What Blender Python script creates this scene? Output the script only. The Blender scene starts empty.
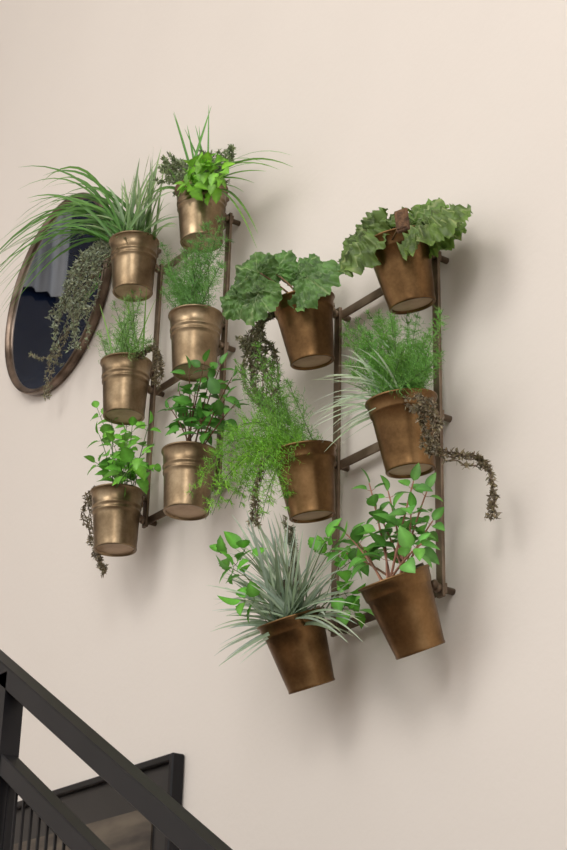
import bpy, math, random
from mathutils import Vector as V, Matrix, noise
random.seed(7)
Z0=3.36
sc=bpy.context.scene
sc.view_settings.view_transform='Standard'
col=bpy.context.collection
def R(a,b): return random.uniform(a,b)

# ---------------------------------------------------------------- materials
def newmat(n):
    m=bpy.data.materials.new(n); m.use_nodes=True
    nt=m.node_tree; b=nt.nodes['Principled BSDF']; return m,nt,b
def noisemat(n,c1,c2,scale=5,rough=.5,metal=0,bump=0,detail=5,stretch=(1,1,1),bscale=None,lo=.35,hi=.65,spec=.5):
    m,nt,b=newmat(n)
    tc=nt.nodes.new('ShaderNodeTexCoord'); mp=nt.nodes.new('ShaderNodeMapping'); mp.inputs['Scale'].default_value=stretch
    no=nt.nodes.new('ShaderNodeTexNoise'); no.inputs['Scale'].default_value=scale; no.inputs['Detail'].default_value=detail
    cr=nt.nodes.new('ShaderNodeValToRGB'); cr.color_ramp.elements[0].position=lo; cr.color_ramp.elements[1].position=hi
    cr.color_ramp.elements[0].color=(*c1,1); cr.color_ramp.elements[1].color=(*c2,1)
    L=nt.links.new
    L(tc.outputs['Object'],mp.inputs[0]); L(mp.outputs[0],no.inputs['Vector']); L(no.outputs[0],cr.inputs[0]); L(cr.outputs[0],b.inputs['Base Color'])
    b.inputs['Roughness'].default_value=rough; b.inputs['Metallic'].default_value=metal; b.inputs['Specular IOR Level'].default_value=spec
    if bump:
        n2=nt.nodes.new('ShaderNodeTexNoise'); n2.inputs['Scale'].default_value=bscale or scale*6
        L(tc.outputs['Object'],n2.inputs['Vector'])
        bp=nt.nodes.new('ShaderNodeBump'); bp.inputs['Strength'].default_value=bump; bp.inputs['Distance'].default_value=.01
        L(n2.outputs[0],bp.inputs['Height']); L(bp.outputs[0],b.inputs['Normal'])
    return m
def patina(n,dark,mid,light,rough=.4,metal=.88):
    m,nt,b=newmat(n); L=nt.links.new
    tc=nt.nodes.new('ShaderNodeTexCoord'); oi=nt.nodes.new('ShaderNodeObjectInfo')
    ad=nt.nodes.new('ShaderNodeVectorMath'); ad.operation='ADD'
    cb=nt.nodes.new('ShaderNodeCombineXYZ')
    mu=nt.nodes.new('ShaderNodeMath'); mu.operation='MULTIPLY'; mu.inputs[1].default_value=9
    L(oi.outputs['Random'],mu.inputs[0]); L(mu.outputs[0],cb.inputs[0]); L(mu.outputs[0],cb.inputs[2])
    L(tc.outputs['Object'],ad.inputs[0]); L(cb.outputs[0],ad.inputs[1])
    n1=nt.nodes.new('ShaderNodeTexNoise'); n1.inputs['Scale'].default_value=13; n1.inputs['Detail'].default_value=5; n1.inputs['Roughness'].default_value=.55
    n2=nt.nodes.new('ShaderNodeTexNoise'); n2.inputs['Scale'].default_value=150; n2.inputs['Detail'].default_value=3
    L(ad.outputs[0],n1.inputs['Vector']); L(ad.outputs[0],n2.inputs['Vector'])
    mx=nt.nodes.new('ShaderNodeMix'); mx.data_type='FLOAT'; mx.inputs[0].default_value=.15
    L(n1.outputs[0],mx.inputs[2]); L(n2.outputs[0],mx.inputs[3])
    cr=nt.nodes.new('ShaderNodeValToRGB'); e=cr.color_ramp.elements
    e[0].position=.32; e[0].color=(*dark,1); e[1].position=.68; e[1].color=(*light,1)
    k=e.new(.5); k.color=(*mid,1)
    L(mx.outputs[0],cr.inputs[0]); L(cr.outputs[0],b.inputs['Base Color'])
    mr=nt.nodes.new('ShaderNodeMapRange'); mr.inputs['From Min'].default_value=.35; mr.inputs['From Max'].default_value=.65
    mr.inputs['To Min'].default_value=rough+.07; mr.inputs['To Max'].default_value=rough-.04
    L(mx.outputs[0],mr.inputs['Value']); L(mr.outputs[0],b.inputs['Roughness'])
    b.inputs['Metallic'].default_value=metal
    bp=nt.nodes.new('ShaderNodeBump'); bp.inputs['Strength'].default_value=.025; bp.inputs['Distance'].default_value=.01
    L(n2.outputs[0],bp.inputs['Height']); L(bp.outputs[0],b.inputs['Normal'])
    return m
M_wall=noisemat('wall_paint',(.785,.718,.655),(.805,.738,.675),1.2,.75,bump=.04,bscale=60,spec=.2)
M_ceil=noisemat('ceiling_paint',(.78,.76,.72),(.8,.78,.74),1,.9)
M_floor=noisemat('floor_wood',(.16,.1,.06),(.25,.16,.1),3,.4,stretch=(1,8,1))
M_pot2=patina('copper_aged',(.105,.055,.022),(.195,.108,.044),(.29,.17,.075),.33,.92)
M_pot1=patina('bronze_aged',(.14,.095,.052),(.235,.165,.095),(.35,.26,.16),.35,.9)
M_base=noisemat('pot_underside',(.34,.22,.13),(.52,.37,.24),20,.5,.3)
M_rack=noisemat('rack_bronze',(.12,.08,.05),(.28,.205,.145),14,.45,.6,bump=.05)
M_soil=noisemat('soil',(.02,.013,.008),(.06,.04,.025),60,.95,bump=.6)
M_black=noisemat('black_steel',(.005,.005,.006),(.009,.008,.010),6,.42,.1,spec=.3)
M_tread=noisemat('tread_dark',(.03,.028,.028),(.05,.045,.04),6,.6)
M_rim=noisemat('mirror_rim_metal',(.10,.07,.05),(.27,.20,.155),14,.3,.85)
M_navy=noisemat('night_glass',(.003,.006,.018),(.009,.018,.048),.8,.15)
M_curt=noisemat('curtain_grey',(.14,.15,.17),(.34,.36,.39),3,.8,stretch=(1,6,.3))
M_white=noisemat('grey_trim',(.10,.10,.11),(.16,.16,.17),3,.5)
M_print=noisemat('print_paper',(.035,.026,.02),(.14,.11,.078),4,.5,stretch=(1,1,5))
M_mat=noisemat('picture_mount',(.008,.007,.007),(.014,.012,.012),8,.4)
M_tag=noisemat('cork_tag',(.06,.03,.015),(.2,.105,.05),70,.85,bump=.4)
M_mirror,_,b=newmat('mirror_glass'); b.inputs['Metallic'].default_value=1; b.inputs['Roughness'].default_value=.02; b.inputs['Base Color'].default_value=(.8,.83,.87,1)
def leafmat(n,rough=.42,tr=.25,spec=.45):
    m,nt,b=newmat(n); L=nt.links.new
    at=nt.nodes.new('ShaderNodeAttribute'); at.attribute_name='Col'
    tc=nt.nodes.new('ShaderNodeTexCoord'); no=nt.nodes.new('ShaderNodeTexNoise'); no.inputs['Scale'].default_value=45
    L(tc.outputs['Object'],no.inputs['Vector'])
    mr=nt.nodes.new('ShaderNodeMapRange'); mr.inputs['To Min'].default_value=.6; mr.inputs['To Max'].default_value=1.4
    L(no.outputs[0],mr.inputs['Value'])
    vm=nt.nodes.new('ShaderNodeVectorMath'); vm.operation='SCALE'
    L(at.outputs['Color'],vm.inputs[0]); L(mr.outputs[0],vm.inputs['Scale']); L(vm.outputs[0],b.inputs['Base Color'])
    b.inputs['Roughness'].default_value=rough; b.inputs['Specular IOR Level'].default_value=spec
    t=nt.nodes.new('ShaderNodeBsdfTranslucent'); L(vm.outputs[0],t.inputs['Color'])
    mx=nt.nodes.new('ShaderNodeMixShader'); mx.inputs[0].default_value=tr
    out=nt.nodes['Material Output']
    L(b.outputs[0],mx.inputs[1]); L(t.outputs[0],mx.inputs[2]); L(mx.outputs[0],out.inputs['Surface'])
    return m
M_leaf=leafmat('foliage')

# ---------------------------------------------------------------- mesh builder
class MB:
    def __init__(s): s.v=[];s.f=[];s.c=[];s.m=[]
    def add(s,vs,fs,c,m=0):
        o=len(s.v); s.v+= [tuple(p) for p in vs]
        s.c+= c if isinstance(c,list) else [c]*len(vs)
        s.f+= [tuple(i+o for i in f) for f in fs]; s.m+=[m]*len(fs)
    def obj(s,name,mats,loc=(0,0,0),parent=None,smooth=True,rot=None):
        me=bpy.data.meshes.new(name)
        me.from_pydata(s.v,[],s.f)
        for m in mats: me.materials.append(m)
        me.polygons.foreach_set('material_index',s.m)
        if smooth: me.polygons.foreach_set('use_smooth',[True]*len(s.f))
        ca=me.color_attributes.new('Col','FLOAT_COLOR','POINT')
        fl=[]
        for c in s.c: fl+=[c[0],c[1],c[2],1]
        ca.data.foreach_set('color',fl)
        me.update()
        o=bpy.data.objects.new(name,me); col.objects.link(o); o.location=loc
        if rot: o.rotation_euler=rot
        if parent: o.parent=parent
        return o
    def box(s,c,d,m=0,rotm=None):
        x,y,z=[k/2 for k in d]
        vs=[V((a*x,b*y,e*z)) for a in(-1,1) for b in(-1,1) for e in(-1,1)]
        if rotm: vs=[rotm@p for p in vs]
        vs=[p+V(c) for p in vs]
        s.add(vs,[(0,1,3,2),(4,6,7,5),(0,4,5,1),(2,3,7,6),(0,2,6,4),(1,5,7,3)],(.5,.5,.5),m)
    def lathe(s,prof,n=48,m=0,M=None):
        vs=[];fs=[]
        for r,z in prof:
            for i in range(n):
                a=2*math.pi*i/n; vs.append(V((r*math.cos(a),r*math.sin(a),z)))
        for j in range(len(prof)-1):
            for i in range(n):
                k=(i+1)%n; fs.append((j*n+i,j*n+k,(j+1)*n+k,(j+1)*n+i))
        if M: vs=[M@p for p in vs]
        s.add(vs,fs,(.5,.5,.5),m)
    def tube(s,pts,r,c,m=0,n=5,r2=None):
        pts=[V(p) for p in pts]; vs=[];fs=[]
        r2=r if r2 is None else r2
        for i,p in enumerate(pts):
            t=(pts[min(i+1,len(pts)-1)]-pts[max(i-1,0)])
            if t.length<1e-7: t=V((0,0,1))
            t.normalize(); a=t.orthogonal().normalized(); b=t.cross(a)
            rr=r+(r2-r)*i/(len(pts)-1)
            for k in range(n):
                an=2*math.pi*k/n; vs.append(p+a*rr*math.cos(an)+b*rr*math.sin(an))
        for i in range(len(pts)-1):
            for k in range(n):
                l=(k+1)%n; fs.append((i*n+k,i*n+l,(i+1)*n+l,(i+1)*n+k))
        fs.append(tuple(range(n))[::-1]); fs.append(tuple((len(pts)-1)*n+k for k in range(n)))
        s.add(vs,fs,c,m)
    def blade(s,pts,w,c,c2=None,nrm=None,crease=.25):
        c2=c2 or c; vs=[];fs=[];cs=[]; N=len(pts)
        nrm=nrm or V((R(-1,1),R(-1,1),R(.2,1))).normalized()
        for i,p in enumerate(pts):
            t=(pts[min(i+1,N-1)]-pts[max(i-1,0)]).normalized()
            sd=t.cross(nrm)
            if sd.length<1e-4: sd=t.orthogonal()
            sd.normalize(); up=sd.cross(t)
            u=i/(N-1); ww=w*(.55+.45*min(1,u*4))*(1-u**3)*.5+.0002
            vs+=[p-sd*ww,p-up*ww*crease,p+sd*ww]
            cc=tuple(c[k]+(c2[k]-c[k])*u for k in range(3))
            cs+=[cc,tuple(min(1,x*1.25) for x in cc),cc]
        for i in range(N-1):
            a=3*i; fs+=[(a,a+1,a+4,a+3),(a+1,a+2,a+5,a+4)]
        s.add(vs,fs,cs)
    def leaf(s,base,d,up,L,W,c,droop=.25,serr=0,n=7):
        d=d.normalized(); sd=d.cross(up)
        if sd.length<1e-4: sd=d.orthogonal()
        sd.normalize(); up=sd.cross(d).normalized()
        vs=[];fs=[];cs=[]
        for i in range(n+1):
            u=i/n
            w=W*.5*max(0,math.sin(math.pi*min(1,u**.75)))**.8*(1 if u<.999 else 0)+.0002
            if serr: w*=1+(serr if i%2 else -serr)
            p=base+d*L*u-up*(droop*L*u*u)
            vs+=[p-sd*w+up*w*.35,p,p+sd*w+up*w*.35]
            cs+=[tuple(x*.85 for x in c),tuple(min(1,x*1.45+.01) for x in c),c]
        for i in range(n):
            a=3*i; fs+=[(a,a+1,a+4,a+3),(a+1,a+2,a+5,a+4)]
        s.add(vs,fs,cs)
    def needle(s,p,d,L,w,c):
        sd=d.orthogonal().normalized()*w*.5
        s.add([p-sd,p+sd,p+d*L],[(0,1,2)],c)
def bez(p0,p1,p2,n=9):
    return [p0*(1-t)**2+p1*2*t*(1-t)+p2*t*t for t in [i/n for i in range(n+1)]]
def rv(z=(-1,1)):
    return V((R(-1,1),R(-1,1),R(*z))).normalized()
def jit(c,a=.2):
    k=R(1-a,1+a); return (c[0]*k*R(.93,1.07),c[1]*k,c[2]*k*R(.85,1.15))
def empty(n,loc):
    e=bpy.data.objects.new(n,None); e.empty_display_size=.05; col.objects.link(e); e.location=loc; return e

# ---------------------------------------------------------------- room
def boxobj(name,c,d,mat):
    m=MB(); m.box((0,0,0),d); return m.obj(name,[mat],loc=c,smooth=False)
boxobj('wall_back',(-.5,.1,3.9),(10,.2,7.8),M_wall)
boxobj('wall_left',(-5.6,-3,3.9),(.2,6.4,7.8),M_wall)
boxobj('floor',(-.5,-3,-.05),(10.2,6.4,.1),M_floor)
boxobj('ceiling',(-.5,-3,7.85),(10.2,6.4,.1),M_ceil)
w=empty('added_reflection_window',(-5.49,-2.0,5.9))  # window and blind added out of view for the mirror to reflect
m=MB(); m.box((0,0,0),(.01,3.0,3.2)); m.obj('night_glass',[M_navy],parent=w,smooth=False)
m=MB()
for y in(-1.5,1.5): m.box((.02,y,0),(.04,.05,3.25))
for z in(-1.6,1.6): m.box((.02,0,z),(.04,3.05,.05))
m.obj('window_frame',[M_white],parent=w,smooth=False)
m=MB(); vs=[];fs=[]
for i in range(25):
    y=.0+.62*i/24; vs+=[V((.06+.025*math.sin(i*1.6),y,.45)),V((.06+.025*math.sin(i*1.6+.4),y,1.5))]
for i in range(24): fs.append((2*i,2*i+2,2*i+3,2*i+1))
m.add(vs,fs,(.5,.5,.5)); m.obj('blind',[M_curt],parent=w)

# ---------------------------------------------------------------- mirror
mr=empty('round_mirror',(-1.478,0,.6885+Z0))
MY=Matrix.Rotation(math.radians(90),4,'X')
m=MB(); r=.325
m.lathe([(r-.016,.004),(r-.016,.024),(r-.013,.028),(r-.007,.030),(r-.004,.034),(r,.034),(r+.003,.030),(r+.003,.006),(r-.004,.001),(r-.016,.001)],96,M=MY)
m.obj('rim',[M_rim],parent=mr)
m=MB(); vs=[MY@V((0,0,.02))]
for i in range(96):
    a=2*math.pi*i/96; vs.append(MY@V(((r-.014)*math.cos(a),(r-.014)*math.sin(a),.02)))
m.add(vs,[(0,i+1,(i+1)%96+1) for i in range(96)],(1,1,1)); m.obj('glass',[M_mirror],parent=mr,smooth=False)

# ---------------------------------------------------------------- framed picture
pf=empty('framed_picture',(-1.12,-.001,-1.16+Z0))
m=MB(); W2,H2=.5,.262
for sx in(-1,1): m.box((sx*(W2-.009),-.018,0),(.018,.034,2*H2))
for sz in(-1,1): m.box((0,-.018,sz*(H2-.009)),(2*W2-.036,.034,.018))
o=m.obj('outer_frame',[M_black],parent=pf,smooth=False); bv=o.modifiers.new('b','BEVEL'); bv.width=.003
m=MB(); m.box((0,-.012,0),(2*W2-.037,.012,2*H2-.037)); m.obj('mount',[M_mat],parent=pf,smooth=False)
m=MB(); m.box((0,-.02,0),(2*W2-.2,.006,2*H2-.22)); m.obj('print',[M_print],parent=pf,smooth=False)

# ---------------------------------------------------------------- staircase + railing
SL=-.576; ang=math.atan(.576)
def railz(x): return -1.004+SL*(x-.233)+Z0
yr=-.9
RY=Matrix.Rotation(ang,4,'Y')
sr=empty('staircase_with_railing',(0,0,0))
def slbar(m,x0,x1,dz,h,d):
    hh=h/math.cos(ang)
    xc=(x0+x1)/2; L=(x1-x0)/math.cos(ang)
    m.box((xc,yr,railz(xc)+dz-hh/2),(L,d,h),rotm=RY)
m=MB(); slbar(m,0,2.67,-.004,.033,.034); slbar(m,0,2.67,-.143,.030,.03); slbar(m,0,2.67,-.80,.03,.03)
zt=railz(0)
for dz,h in((0,.04),(-.14,.032),(-.80,.032)): m.box((-1,yr,zt+dz-h/2),(2.04,.04,h))
o=m.obj('rails',[M_black],parent=sr,smooth=False); bv=o.modifiers.new('b','BEVEL'); bv.width=.002
m=MB()
for x in(-1.98,-.9,.285,1.45,2.6):
    t=(railz(x) if x>0 else zt)-.02; m.box((x,yr,t-.46),(.034,.034,.92))
x=.06
while x<2.6:
    t=railz(x)-.17; m.box((x,yr,t-.31),(.004,.004,.62)); x+=.028
x=-1.95
while x<0:
    m.box((x,yr,zt-.16-.31),(.004,.004,.63)); x+=.028
m.obj('posts_and_balusters',[M_black],parent=sr,smooth=False)
m=MB()
zl=zt-.95
m.box((-1.03,-.475,zl-.06),(2.06,.93,.10))
n=9; rise=(zl-0)/ (n+1); run=2.67/(n+.5)
for i in range(n): m.box((run*(i+.5),-.475,zl-rise*(i+1)-.02),(run+.03,.90,.04))
m.obj('treads',[M_tread],parent=sr,smooth=False)
m=MB(); xc=1.33; m.box((xc,yr,railz(xc)-1.06),(3.05,.04,.2),rotm=RY)
for x in(-2.0,-.1):
    m.box((x,-.86,(zl-.11)/2),(.08,.08,zl-.11))
m.obj('stringer',[M_black],parent=sr,smooth=False)

# ---------------------------------------------------------------- racks
Hh=.37; Wd=.3427; YP=-.1174
def rack(name,x0,z0):
    e=empty(name,(x0,0,z0+Z0)); m=MB()
    for i in(0,1): m.box((i*Wd,-.032,-Hh),(.020,.008,2*Hh+.035))
    for j in range(3): m.box((Wd/2,-.026,-j*Hh),(Wd+.02,.005,.022))
    o=m.obj('bars',[M_rack],parent=e,smooth=False); bv=o.modifiers.new('b','BEVEL'); bv.width=.0015; bv.segments=2
    m=MB()
    for i in(0,1):
        for j in range(3):
            M=Matrix.Translation((i*Wd,-.0005,-j*Hh))@MY
            m.lathe([(0,0),(.007,0),(.007,.036),(.009,.036),(.010,.040),(.008,.046),(.005,.049),(0,.049)],20,M=M)
            M=Matrix.Translation((i*Wd-.004,-.052,-j*Hh+.004))@Matrix.Rotation(math.radians(90),4,'Y')
            m.lathe([(0,-.014),(.006,-.014),(.009,-.011),(.009,.011),(.006,.014),(0,.014)],16,M=M)
    m.obj('bolts',[M_rack],parent=e)
    return e
rack('planter_rack',0,0)
rack('planter_rack',-.8215,.4784)

# ---------------------------------------------------------------- pots
def pot(parent,style,lean,side=0):
    m=MB()
    if style==2: rt,rb,h=.0725,.049,.150
    else: rt,rb,h=.0690,.0540,.157
    def rr(u): return rb+(rt-.005-rb)*u
    z=lambda u:-h/2+h*u
    prof=[(rb-.006,z(.035)),(rb-.004,z(0)),(rb,z(0)),(rb+.0012,z(.015)),(rr(.03),z(.04))]
    for u in(.2,.4,.55): prof.append((rr(u),z(u)))
    if style==2:
        prof+=[(rr(.78),z(.78)),(rr(.79)+.0022,z(.795)),(rr(.81)+.0028,z(.82)),(rr(.95)+.003,z(.955))]
    else:
        prof+=[(rr(.60),z(.60)),(rr(.61)+.0025,z(.615)),(rr(.63)+.0025,z(.635)),(rr(.64)+.0008,z(.65)),(rr(.68)+.0008,z(.69)),(rr(.70)+.003,z(.705)),(rr(.73)+.003,z(.73)),(rr(.74)+.0015,z(.745)),(rr(.95)+.0018,z(.955))]
    prof+=[(rt-.0005,z(.965)),(rt+.0012,z(.98)),(rt+.0008,z(.995)),(rt-.0015,z(1.0)),(rt-.004,z(.995)),(rt-.006,z(.96)),(rr(.85)-.004,z(.85))]
    m.lathe(prof,64,0)
    m.lathe([(.0001,z(.035)),(rb-.006,z(.035))],48,1)
    ns=24; vs=[V((0,0,z(.9)))]
    for k,rad in((1,.5),(2,.97)):
        for i in range(ns):
            a=2*math.pi*i/ns; q=(rr(.88)-.003)*rad
            vs.append(V((q*math.cos(a),q*math.sin(a),z(.88)+R(-.003,.003))))
    fs=[(0,1+i,1+(i+1)%ns) for i in range(ns)]+[(1+i,1+ns+i,1+ns+(i+1)%ns,1+(i+1)%ns) for i in range(ns)]
    m.add(vs,fs,(.1,.1,.1),2)
    m.box((0,rt+.001,z(.93)),(.022,.004,.036),3)
    m.box((0,rt+.006,z(.97)),(.014,.016,.010),3)
    m.obj('metal_pot',[M_pot2 if style==2 else M_pot1,M_base,M_soil,M_rack],parent=parent,rot=(math.radians(lean),math.radians(side),0))
    return h

class Plant:
    def __init__(s,name,fr,i,j,img,lean,sc_,side=0,dx=0,dz=0):
        s.img=img; s.sc=sc_
        if fr==2: x,z=i*Wd,-j*Hh-.068
        else: x,z=-.8215+i*Wd,.4784-j*Hh-.0203
        s.e=empty(name,(x+dx,YP,z+dz+Z0))
        h=pot(s.e,fr,lean,side)
        a=math.radians(lean); s.ax=V((0,-math.sin(a),math.cos(a))); s.root=s.ax*(h/2-.02)
        s.m=MB()
    def P(s,px,py,y=0):
        a=(px-s.img[0])/s.sc; b=-(py-s.img[1])/s.sc
        X=(a-.814*y)/.581; Z=(b-.316*X+.252*y)/.915
        return V((X,y,Z))
    def rp(s,k=.042):
        return s.root+V((R(-k,k),R(-k,k),0))
    def done(s,part='foliage'):
        s.m.v=[(x,min(y,.106-.012*random.random()) if y>.1 else y,z) for x,y,z in s.m.v]
        s.m.obj(part,[M_leaf],parent=s.e)

# ---- foliage kinds
def grass(p,tips,n,w,c,c2,arch=.5,jitter=.03,nn=10,yr_=(-.08,.05)):
    for k in range(n):
        t=tips[k%len(tips)]
        y=R(*yr_) if len(t)<3 else t[2]
        e=p.P(t[0],t[1],y)+V((R(-1,1),R(-.6,.6),R(-1,1)))*jitter
        r0=p.rp(); L=(e-r0).length
        ctrl=r0+(e-r0)*.45+V((0,0,1))*L*arch*R(.7,1.2)
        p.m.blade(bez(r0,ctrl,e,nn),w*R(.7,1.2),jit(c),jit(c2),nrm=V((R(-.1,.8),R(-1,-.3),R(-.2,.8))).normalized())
def plume(p,pts,rad,nodes,twigs,needles,c,nl=.011,nw=.0011,stemc=(.10,.16,.05),up=.3):
    p.m.tube(pts,.0012,stemc,n=4,r2=.0005)
    N=len(pts)-1
    for k in range(nodes):
        u=.12+.88*k/nodes*R(.95,1.05); u=min(u,.999); i=int(u*N); f=u*N-i
        q=pts[i].lerp(pts[i+1],f); t=(pts[i+1]-pts[i]).normalized()
        env=rad*math.sin(math.pi*min(1,.18+u*.8))*1.0+rad*.15
        for _ in range(twigs):
            d=rv(); d=(d-t*d.dot(t)); d=(d.normalized()+t*R(.3,.9)+V((0,0,up))*R(0,.6)).normalized()
            L=env*R(.6,1.1); cc=jit(c,.3)
            p.m.needle(q,d,L,.0012,cc)
            for s_ in range(needles):
                a=q+d*L*(s_+.6)/needles
                nd=(rv()+d*.7).normalized()
                p.m.needle(a,nd,nl*R(.7,1.2),nw,cc)
def sprig(p,pts,nodes,L,W,c,stemc=(.2,.1,.06),rs=.0016,serr=0,start=.2,tip=.35,extra=0,droop=.3):
    p.m.tube(pts,rs,stemc,n=5,r2=rs*.5)
    N=len(pts)-1
    for k in range(nodes):
        u=start+(1-start)*(k+.5)/nodes if nodes>1 else 1
        u=min(u,.995); i=int(u*N); q=pts[i].lerp(pts[i+1],u*N-i); t=(pts[i+1]-pts[i]).normalized()
        a=t.orthogonal().normalized(); b=t.cross(a); th=k*1.57+R(-.5,.5)
        sz=1-(1-tip)*max(0,(u-.6)/.4)
        for s_ in range(2+extra):
            an=th+2*math.pi*s_/(2+extra)
            d=(a*math.cos(an)+b*math.sin(an)+t*R(.2,.6)+V((0,0,R(-.2,.1)))).normalized()
            st=q+d*L*.18
            p.m.tube([q,st],.0007,stemc,n=3)
            p.m.leaf(st,d,(V((.25,-.6,.7))+rv()*.35).normalized(),L*sz*R(.8,1.15),W*sz*R(.85,1.1),jit(c,.28),droop=droop,serr=serr,n=9 if serr else 6)
    p.m.leaf(pts[-1],(pts[-1]-pts[-2]),rv(),L*tip*1.3,W*tip,jit(c,.15))
def trail(p,pts,c=(.20,.165,.10),leafL=.010,dens=160,stemc=(.16,.11,.07)):
    p.m.tube(pts,.0014,stemc,n=4,r2=.0008)
    N=len(pts)-1
    L=sum((pts[i+1]-pts[i]).length for i in range(N))
    for k in range(int(dens*L/.15)):
        u=random.random()*N*.9999; i=int(u); q=pts[i].lerp(pts[i+1],u-i)
        d=(rv()+ (pts[i+1]-pts[i]).normalized()*.4).normalized()
        p.m.leaf(q,d,rv(),leafL*R(.6,1.2),leafL*.36,jit(c,.45),n=3)
def smooth(pts,k=4,wob=.006):
    out=[]
    n=len(pts)
    for i in range(n-1):
        p0=pts[max(i-1,0)];p1=pts[i];p2=pts[i+1];p3=pts[min(i+2,n-1)]
        for s_ in range(k):
            t=s_/k
            q=.5*((2*p1)+(p2-p0)*t+(2*p0-5*p1+4*p2-p3)*t*t+(3*p1-p0-3*p2+p3)*t**3)
            out.append(q+rv()*wob*(1 if i or s_ else 0))
    out.append(pts[-1]); return out
def bigleaf(p,base,tipdir,nrm,Rr,c,vein=(.38,.50,.18),cup=.25,seed=0,nv=7,lobe=.04,ruf=1.0):
    t=tipdir.normalized(); sd=t.cross(nrm).normalized(); n=sd.cross(t).normalized()
    S=120; K=14; vs=[base];cs=[vein];fs=[]
    for k in range(1,K+1):
        u=k/K
        for i in range(S):
            a=2*math.pi*i/S-math.pi
            notch=1-.75*math.exp(-((abs(a)-math.pi)/.28)**2)
            rad=Rr*(.88+.18*math.cos(a))*notch*(1+lobe*u*math.cos(a*nv)+.03*math.sin(a*17+seed*2)+.02*math.sin(a*31))
            q=rad*u
            ph=a*nv/2
            hgt=-cup*Rr*u*u*(1+.3*math.sin(2*a+seed))+.045*Rr*u*math.cos(a*nv)+.05*ruf*Rr*u*u*math.sin(a*13+seed)+Rr*.14*ruf*noise.noise(V((math.cos(a)*u*5+seed*3,math.sin(a)*u*5,seed)))+Rr*.10*ruf*noise.noise(V((math.cos(a)*u*13+seed*3,math.sin(a)*u*13,seed)))
            pos=base+t*(q*math.cos(a)+Rr*.10)+sd*q*math.sin(a)+n*hgt
            vs.append(pos)
            vv=max(0,1-abs(math.sin(ph))/(.06+.09*(1-u)))
            v2=max(0,1-abs(math.sin(u*16+abs(math.sin(ph))*5))/.22)*.35
            vv=max(vv,v2)
            br=.75+.5*noise.noise(pos*60)+.15*u
            nz=noise.noise(pos*25+V((seed,0,0)))
            base_c=tuple(x*br*(1+.6*nz) for x in c)
            if u>.93: base_c=tuple(x*1.3 for x in base_c)
            cs.append(tuple(max(.005,bc*(1-vv*.7)+ve*vv*.7) for bc,ve in zip(base_c,vein)))
    for i in range(S-1): fs.append((0,1+i,2+i))
    for k in range(K-1):
        for i in range(S-1):
            a=1+k*S+i; fs.append((a,a+S,a+S+1,a+1))
    p.m.add(vs,fs,cs)
    st=p.root+V((R(-.02,.02),R(-.02,.02),0))
    p.m.tube(bez(st,(st+base)/2+V((0,0,.02))-n*.03,base-n*.002,6),.0028,(.26,.15,.08),n=6,r2=.002)

LT=(.20,.40,.06)
# ===== rack 1 (far)
p=Plant('potted_spider_plant',1,0,0,(133,262),2,370)
gd=(.05,.15,.025); gl=(.14,.30,.06)
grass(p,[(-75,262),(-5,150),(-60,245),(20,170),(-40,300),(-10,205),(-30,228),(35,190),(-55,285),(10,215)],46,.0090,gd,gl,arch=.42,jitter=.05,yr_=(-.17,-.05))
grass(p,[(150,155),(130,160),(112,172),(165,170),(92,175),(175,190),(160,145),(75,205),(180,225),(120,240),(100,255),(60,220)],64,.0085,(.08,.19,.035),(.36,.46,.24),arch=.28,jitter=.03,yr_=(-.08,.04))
for k in range(20):
    trail(p,smooth([p.rp(),p.P(R(86,112),R(228,245),-.03),p.P(R(46,92),R(250,295),-.02),p.P(R(24,86),R(285,352),0)],5),c=(.23,.26,.17),dens=50,leafL=.014,stemc=(.2,.17,.12))
for k in range(3):
    trail(p,smooth([p.rp(),p.P(82,262,0),p.P(58,310,.03),p.P(R(26,40),345,.05),p.P(R(20,32),392,.06)],5),c=(.22,.21,.13),dens=55)
trail(p,smooth([p.P(45,345,.03),p.P(15,347,.06),p.P(-8,340,.06)],4),c=(.22,.21,.12),dens=50)
p.done()
p=Plant('potted_mixed_herbs',1,1,0,(200,223),3,385)
grass(p,[(158,98),(203,102),(176,122),(190,124)],8,.0075,(.07,.2,.03),(.12,.3,.06),arch=.05,jitter=.010,yr_=(-.02,.02))
grass(p,[(285,185),(270,184),(266,258),(250,215),(140,160),(132,185),(236,165)],16,.0065,(.07,.2,.03),(.18,.36,.06),arch=.3,jitter=.03,yr_=(-.03,.06))
for k in range(40):
    e=p.P(R(145,236),R(150,190),R(-.08,.05)); r0=p.rp()
    trail(p,smooth([r0,(r0+e)/2+V((0,0,.02)),e],4),c=(.20,.25,.13),dens=120,leafL=.012,stemc=(.15,.15,.07))
for k in range(11):
    e=p.P(R(182,228),R(172,205),R(-.12,-.06)); r0=p.rp(.03)
    sprig(p,bez(r0,(r0+e)/2+V((0,0,.03)),e,6),3,.040,.034,(.20,.47,.04),stemc=(.1,.2,.05),serr=.1,tip=.8)
p.done()
p=Plant('potted_feather_fern',1,1,1,(193,343),1,385)
for k in range(26):
    e=p.P(R(150,224),R(212,290),R(-.07,.05)); r0=p.rp()
    plume(p,bez(r0,(r0+e)/2+V((0,0,.02)),e,8),.036,20,4,6,(.17,.38,.09))
p.done()
p=Plant('potted_feather_fern',1,0,1,(126,390),1,370)
for k in range(18):
    e=p.P(R(88,158),R(282,345),R(-.07,.05)); r0=p.rp()
    plume(p,bez(r0,(r0+e)/2+V((0,0,.02)),e,8),.034,16,3,6,(.22,.43,.11))
grass(p,[(92,305),(120,285),(150,295)],8,.005,(.12,.28,.05),LT,arch=.15)
for k in range(6):
    trail(p,smooth([p.rp(),p.P(156,350,.0),p.P(R(155,172),R(370,398),.0)],5),dens=120)
p.done()
p=Plant('potted_leafy_herb',1,1,2,(188,484),-1,385)
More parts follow.
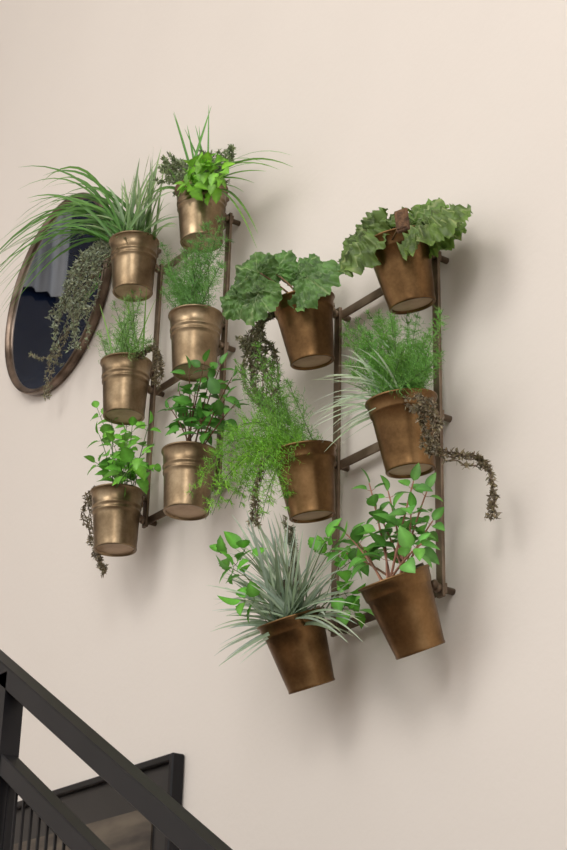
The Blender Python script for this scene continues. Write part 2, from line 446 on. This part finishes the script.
for e_ in [(172,398),(185,378),(200,372),(215,374),(228,388),(178,410),(205,388),(222,404),(192,400),(165,414),(232,412),(210,415),(198,425)]:
    e=p.P(e_[0],e_[1],R(-.07,.04)); r0=p.rp(.03)
    sprig(p,bez(r0,(r0*.4+e*.6)+V((0,0,.02)),e,8),3,.052,.036,(.075,.24,.03),stemc=(.17,.08,.04),rs=.0023,start=.35,tip=.5)
p.done()
p=Plant('potted_mint',1,0,2,(119,520),2,370)
for e_ in [(88,412),(106,418),(120,424),(135,430),(148,428),(98,438),(115,445),(128,450),(150,455),(93,465),(110,465),(140,468),(156,470),(125,438)]:
    e=p.P(e_[0],e_[1],R(-.08,.04)); r0=p.rp(.04)
    sprig(p,bez(r0,(r0*.4+e*.6)+V((0,0,.02)),e,8),3,.044,.036,(.14,.40,.04),stemc=(.1,.2,.05),serr=.1,tip=.6)
for k in range(5):
    trail(p,smooth([p.rp(),p.P(93,492,-.03),p.P(R(80,95),515,-.02),p.P(R(92,104),R(540,555),.0),p.P(R(100,112),R(562,572),.0)],5),dens=110)
p.done()
# ===== rack 2 (near)
FACE=V((.40,-.82,.15))
p=Plant('potted_rex_begonia',2,0,0,(307,342),12,465)
BG=(.115,.245,.06)
for (x,y,yy,td,rr_,sd) in [(272,276,-.02,(-.2,.0,.6),.062,3),(296,280,.0,(.3,.2,.5),.055,5),(238,290,-.09,(-.8,-.1,-.2),.064,8),(256,280,-.11,(-.5,-.3,.3),.064,1),(304,288,-.06,(.65,.0,-.55),.080,4),(256,302,-.13,(-.2,-.2,-.8),.066,6),(234,304,-.13,(-.6,-.3,-.6),.048,2)]:
    bigleaf(p,p.P(x,y,yy),V(td),(FACE+rv()*.2).normalized(),rr_,jit(BG,.18),seed=sd,vein=(.42,.54,.24),ruf=1.25)
for k in range(8):
    trail(p,smooth([p.rp(),p.P(266,325,-.05),p.P(R(238,262),350,-.03),p.P(R(238,275),R(375,400),-.02)],5),c=(.18,.18,.10),dens=85)
p.done()
p=Plant('potted_rex_begonia',2,1,0,(405,278),16,495)
BY=(.165,.28,.055)
F2=V((.34,-.80,.46))
for (x,y,yy,td,rr_,sd) in [(364,232,-.09,(-.9,-.1,-.45),.092,11),(354,236,-.02,(-.8,.1,-.2),.066,12),(384,228,-.06,(-.6,.1,.2),.072,13),(408,230,-.01,(.3,.2,.4),.078,14),(420,232,-.03,(.9,-.1,-.28),.092,15),(396,226,.02,(-.1,.4,.3),.066,16),(434,238,.03,(.9,.1,-.35),.062,17)]:
    bigleaf(p,p.P(x,y,yy),V(td),(F2+rv()*.10).normalized(),rr_,jit(BY,.18),seed=sd,cup=.26,vein=(.48,.56,.24),lobe=.025,ruf=1.5)
q=p.P(397,233,-.11)
p.m.tube([p.root+V((0,-.03,-.01)),q],.002,(.2,.12,.06))
p.done()
m=MB()
RT=Matrix.Rotation(.15,4,'X')@Matrix.Rotation(.35,4,'Z')
m.box(q+V((0,0,.0)),(.030,.007,.048),rotm=RT); m.box(q+V((0,-.004,.0)),(.023,.004,.040),rotm=RT)
o=m.obj('plant_tag',[M_tag],parent=p.e,smooth=False); bv=o.modifiers.new('b','BEVEL'); bv.width=.002
p=Plant('potted_asparagus_fern',2,0,1,(316,488),11,465,dx=.012)
AS=(.21,.46,.045)
tg=[(205,520),(216,485),(228,452),(238,510),(292,510),(270,520),(252,505),(212,465),(255,480),(280,485),(222,515),(262,495),(240,470),(200,500),(255,528)]
for k in range(22):
    t_=tg[k%len(tg)]; e=p.P(t_[0]+R(-10,10),t_[1]+R(-8,8),R(-.16,-.04)); r0=p.rp(.04)
    ct=(r0*.55+e*.45)+V((-.01,-.03,.12))
    plume(p,bez(r0,ct,e,10),.040,24,3,7,jit(AS,.25),nl=.011,nw=.0013)
tg=[(262,400),(285,395),(240,362),(275,362),(288,420),(252,345),(265,430),(295,385),(250,385),(235,440)]
for k in range(14):
    t_=tg[k%len(tg)]; e=p.P(t_[0]+R(-8,8),t_[1]+R(-6,6),R(-.10,.02)); r0=p.rp(.04)
    plume(p,bez(r0,(r0+e)/2+V((-.01,0,.02)),e,10),.036,24,3,6,(.17,.39,.055),nl=.012,nw=.0012)
for k in range(11):
    trail(p,smooth([p.rp(),p.P(285,430,-.02),p.P(R(248,285),390,-.02),p.P(R(238,280),350,-.0),p.P(R(235,270),R(322,345),.0)],5),c=(.18,.18,.10),dens=85)
for k in range(3):
    trail(p,smooth([p.rp(),p.P(278,455,-.08),p.P(264,490,-.08),p.P(R(256,272),530,-.07)],5),dens=110)
p.done()
p=Plant('potted_dill_and_grass',2,1,1,(406,434),9,495)
for k in range(46):
    e=p.P(R(342,438),R(305,375),R(-.09,.05)); r0=p.rp()
    plume(p,bez(r0,(r0+e)/2+V((0,0,.02)),e,8),.034,20,4,6,jit((.16,.38,.065),.2))
grass(p,[(318,408),(330,390),(324,425),(340,375),(336,440),(322,380),(348,358),(345,420),(365,340)],46,.0050,(.20,.32,.15),(.44,.51,.37),arch=.28,jitter=.03,yr_=(-.12,-.03))
for k in range(6):
    trail(p,smooth([p.rp(),p.P(R(412,425),R(395,410),-.09),p.P(R(415,432),R(415,430),-.08),p.P(R(415,430),R(440,452),-.07)],5),dens=85)
for k in range(4):
    trail(p,smooth([p.P(420,448,-.07),p.P(445,R(450,460),-.02),p.P(466,R(453,464),.03),p.P(479,464,.05),p.P(R(480,486),488,.05),p.P(R(474,484),R(504,514),.05)],5,wob=.004),dens=80,leafL=.011)
p.done()
p=Plant('potted_tillandsia',2,0,2,(302,649),23,465)
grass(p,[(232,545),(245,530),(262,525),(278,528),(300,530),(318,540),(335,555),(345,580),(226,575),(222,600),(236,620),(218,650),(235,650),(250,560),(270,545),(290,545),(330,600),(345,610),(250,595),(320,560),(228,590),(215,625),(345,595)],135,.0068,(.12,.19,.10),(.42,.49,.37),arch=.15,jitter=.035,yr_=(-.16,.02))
for e_,yy in [((222,560),-.1),((240,552),-.1),((230,572),-.11),((243,600),-.12),((335,545),.03),((350,560),.03),((345,590),.02),((325,540),.0),((355,605),.03)]:
    e=p.P(e_[0],e_[1],yy); r0=p.rp(.03)
    sprig(p,bez(r0,(r0+e)/2+V((0,0,.03)),e,7),2,.042,.032,(.13,.40,.04),stemc=(.12,.2,.05),serr=.1,start=.7,tip=.9)
for k in range(6):
    trail(p,smooth([p.rp(),p.P(293,560,-.02),p.P(R(280,300),R(520,545),-.02)],5),c=(.17,.17,.10),dens=80)
p.done()
p=Plant('potted_red_stem_herb',2,1,2,(402,615),26,495)
for e_ in [(366,494),(384,501),(406,490),(420,498),(390,526),(426,528),(374,520),(356,552),(404,516),(345,544),(340,566),(412,547),(382,551)]:
    e=p.P(e_[0],e_[1],R(-.08,.03)); r0=p.rp(.03)
    sprig(p,bez(r0,(r0*.4+e*.6)+V((0,0,.015)),e,8),3,.046,.032,(.11,.31,.05),stemc=(.42,.20,.13),rs=.0028,start=.35,tip=.6)
p.done()

# ---------------------------------------------------------------- lights
def area(n,loc,tgt,size,e,c,sy=None):
    l=bpy.data.lights.new(n,'AREA'); l.size=size; l.energy=e; l.color=c
    if sy: l.shape='RECTANGLE'; l.size_y=sy
    o=bpy.data.objects.new(n,l); col.objects.link(o); o.location=loc
    o.rotation_euler=(V(tgt)-V(loc)).to_track_quat('-Z','Y').to_euler()
area('ceiling_light_key',(.1,-5.0,7.2),(.6,0,3.9),3.0,145,(1,.97,.935))
area('added_side_light',(3.6,-3.6,5.2),(0,0,3.6),.7,56,(1,.97,.94),sy=2.4)  # added lamp, a tall strip that puts highlights on the metal pots
wd=bpy.data.worlds.new('World'); sc.world=wd; wd.use_nodes=True
nt=wd.node_tree; bg=nt.nodes['Background']; bg.inputs[1].default_value=1.46
tc=nt.nodes.new('ShaderNodeTexCoord'); sp=nt.nodes.new('ShaderNodeSeparateXYZ'); cr=nt.nodes.new('ShaderNodeValToRGB')
nt.links.new(tc.outputs['Generated'],sp.inputs[0])
mrn=nt.nodes.new('ShaderNodeMapRange'); mrn.inputs['From Min'].default_value=-.6; mrn.inputs['From Max'].default_value=.6
nt.links.new(sp.outputs['Z'],mrn.inputs['Value']); nt.links.new(mrn.outputs[0],cr.inputs[0])
cr.color_ramp.elements[0].color=(.30,.28,.265,1); cr.color_ramp.elements[1].color=(1,.983,.96,1)
nt.links.new(cr.outputs[0],bg.inputs[0])

# ---------------------------------------------------------------- camera
cd=bpy.data.cameras.new('camera'); cam=bpy.data.objects.new('camera',cd); col.objects.link(cam); sc.camera=cam
a,pt,ro=.9615,.4150,.0255
d=V((-math.sin(a)*math.cos(pt),math.cos(a)*math.cos(pt),math.sin(pt)))
rt=V((math.cos(a),math.sin(a),0)); up=rt.cross(d)
r2=rt*math.cos(ro)+up*math.sin(ro); u2=up*math.cos(ro)-rt*math.sin(ro)
M=Matrix((r2,u2,-d)).transposed().to_4x4(); M.translation=V((2.6862,-2.0510,-1.7563+Z0))
cam.matrix_world=M
cd.sensor_fit='VERTICAL'; cd.sensor_height=24; cd.sensor_width=16; cd.lens=1656.9/850*24
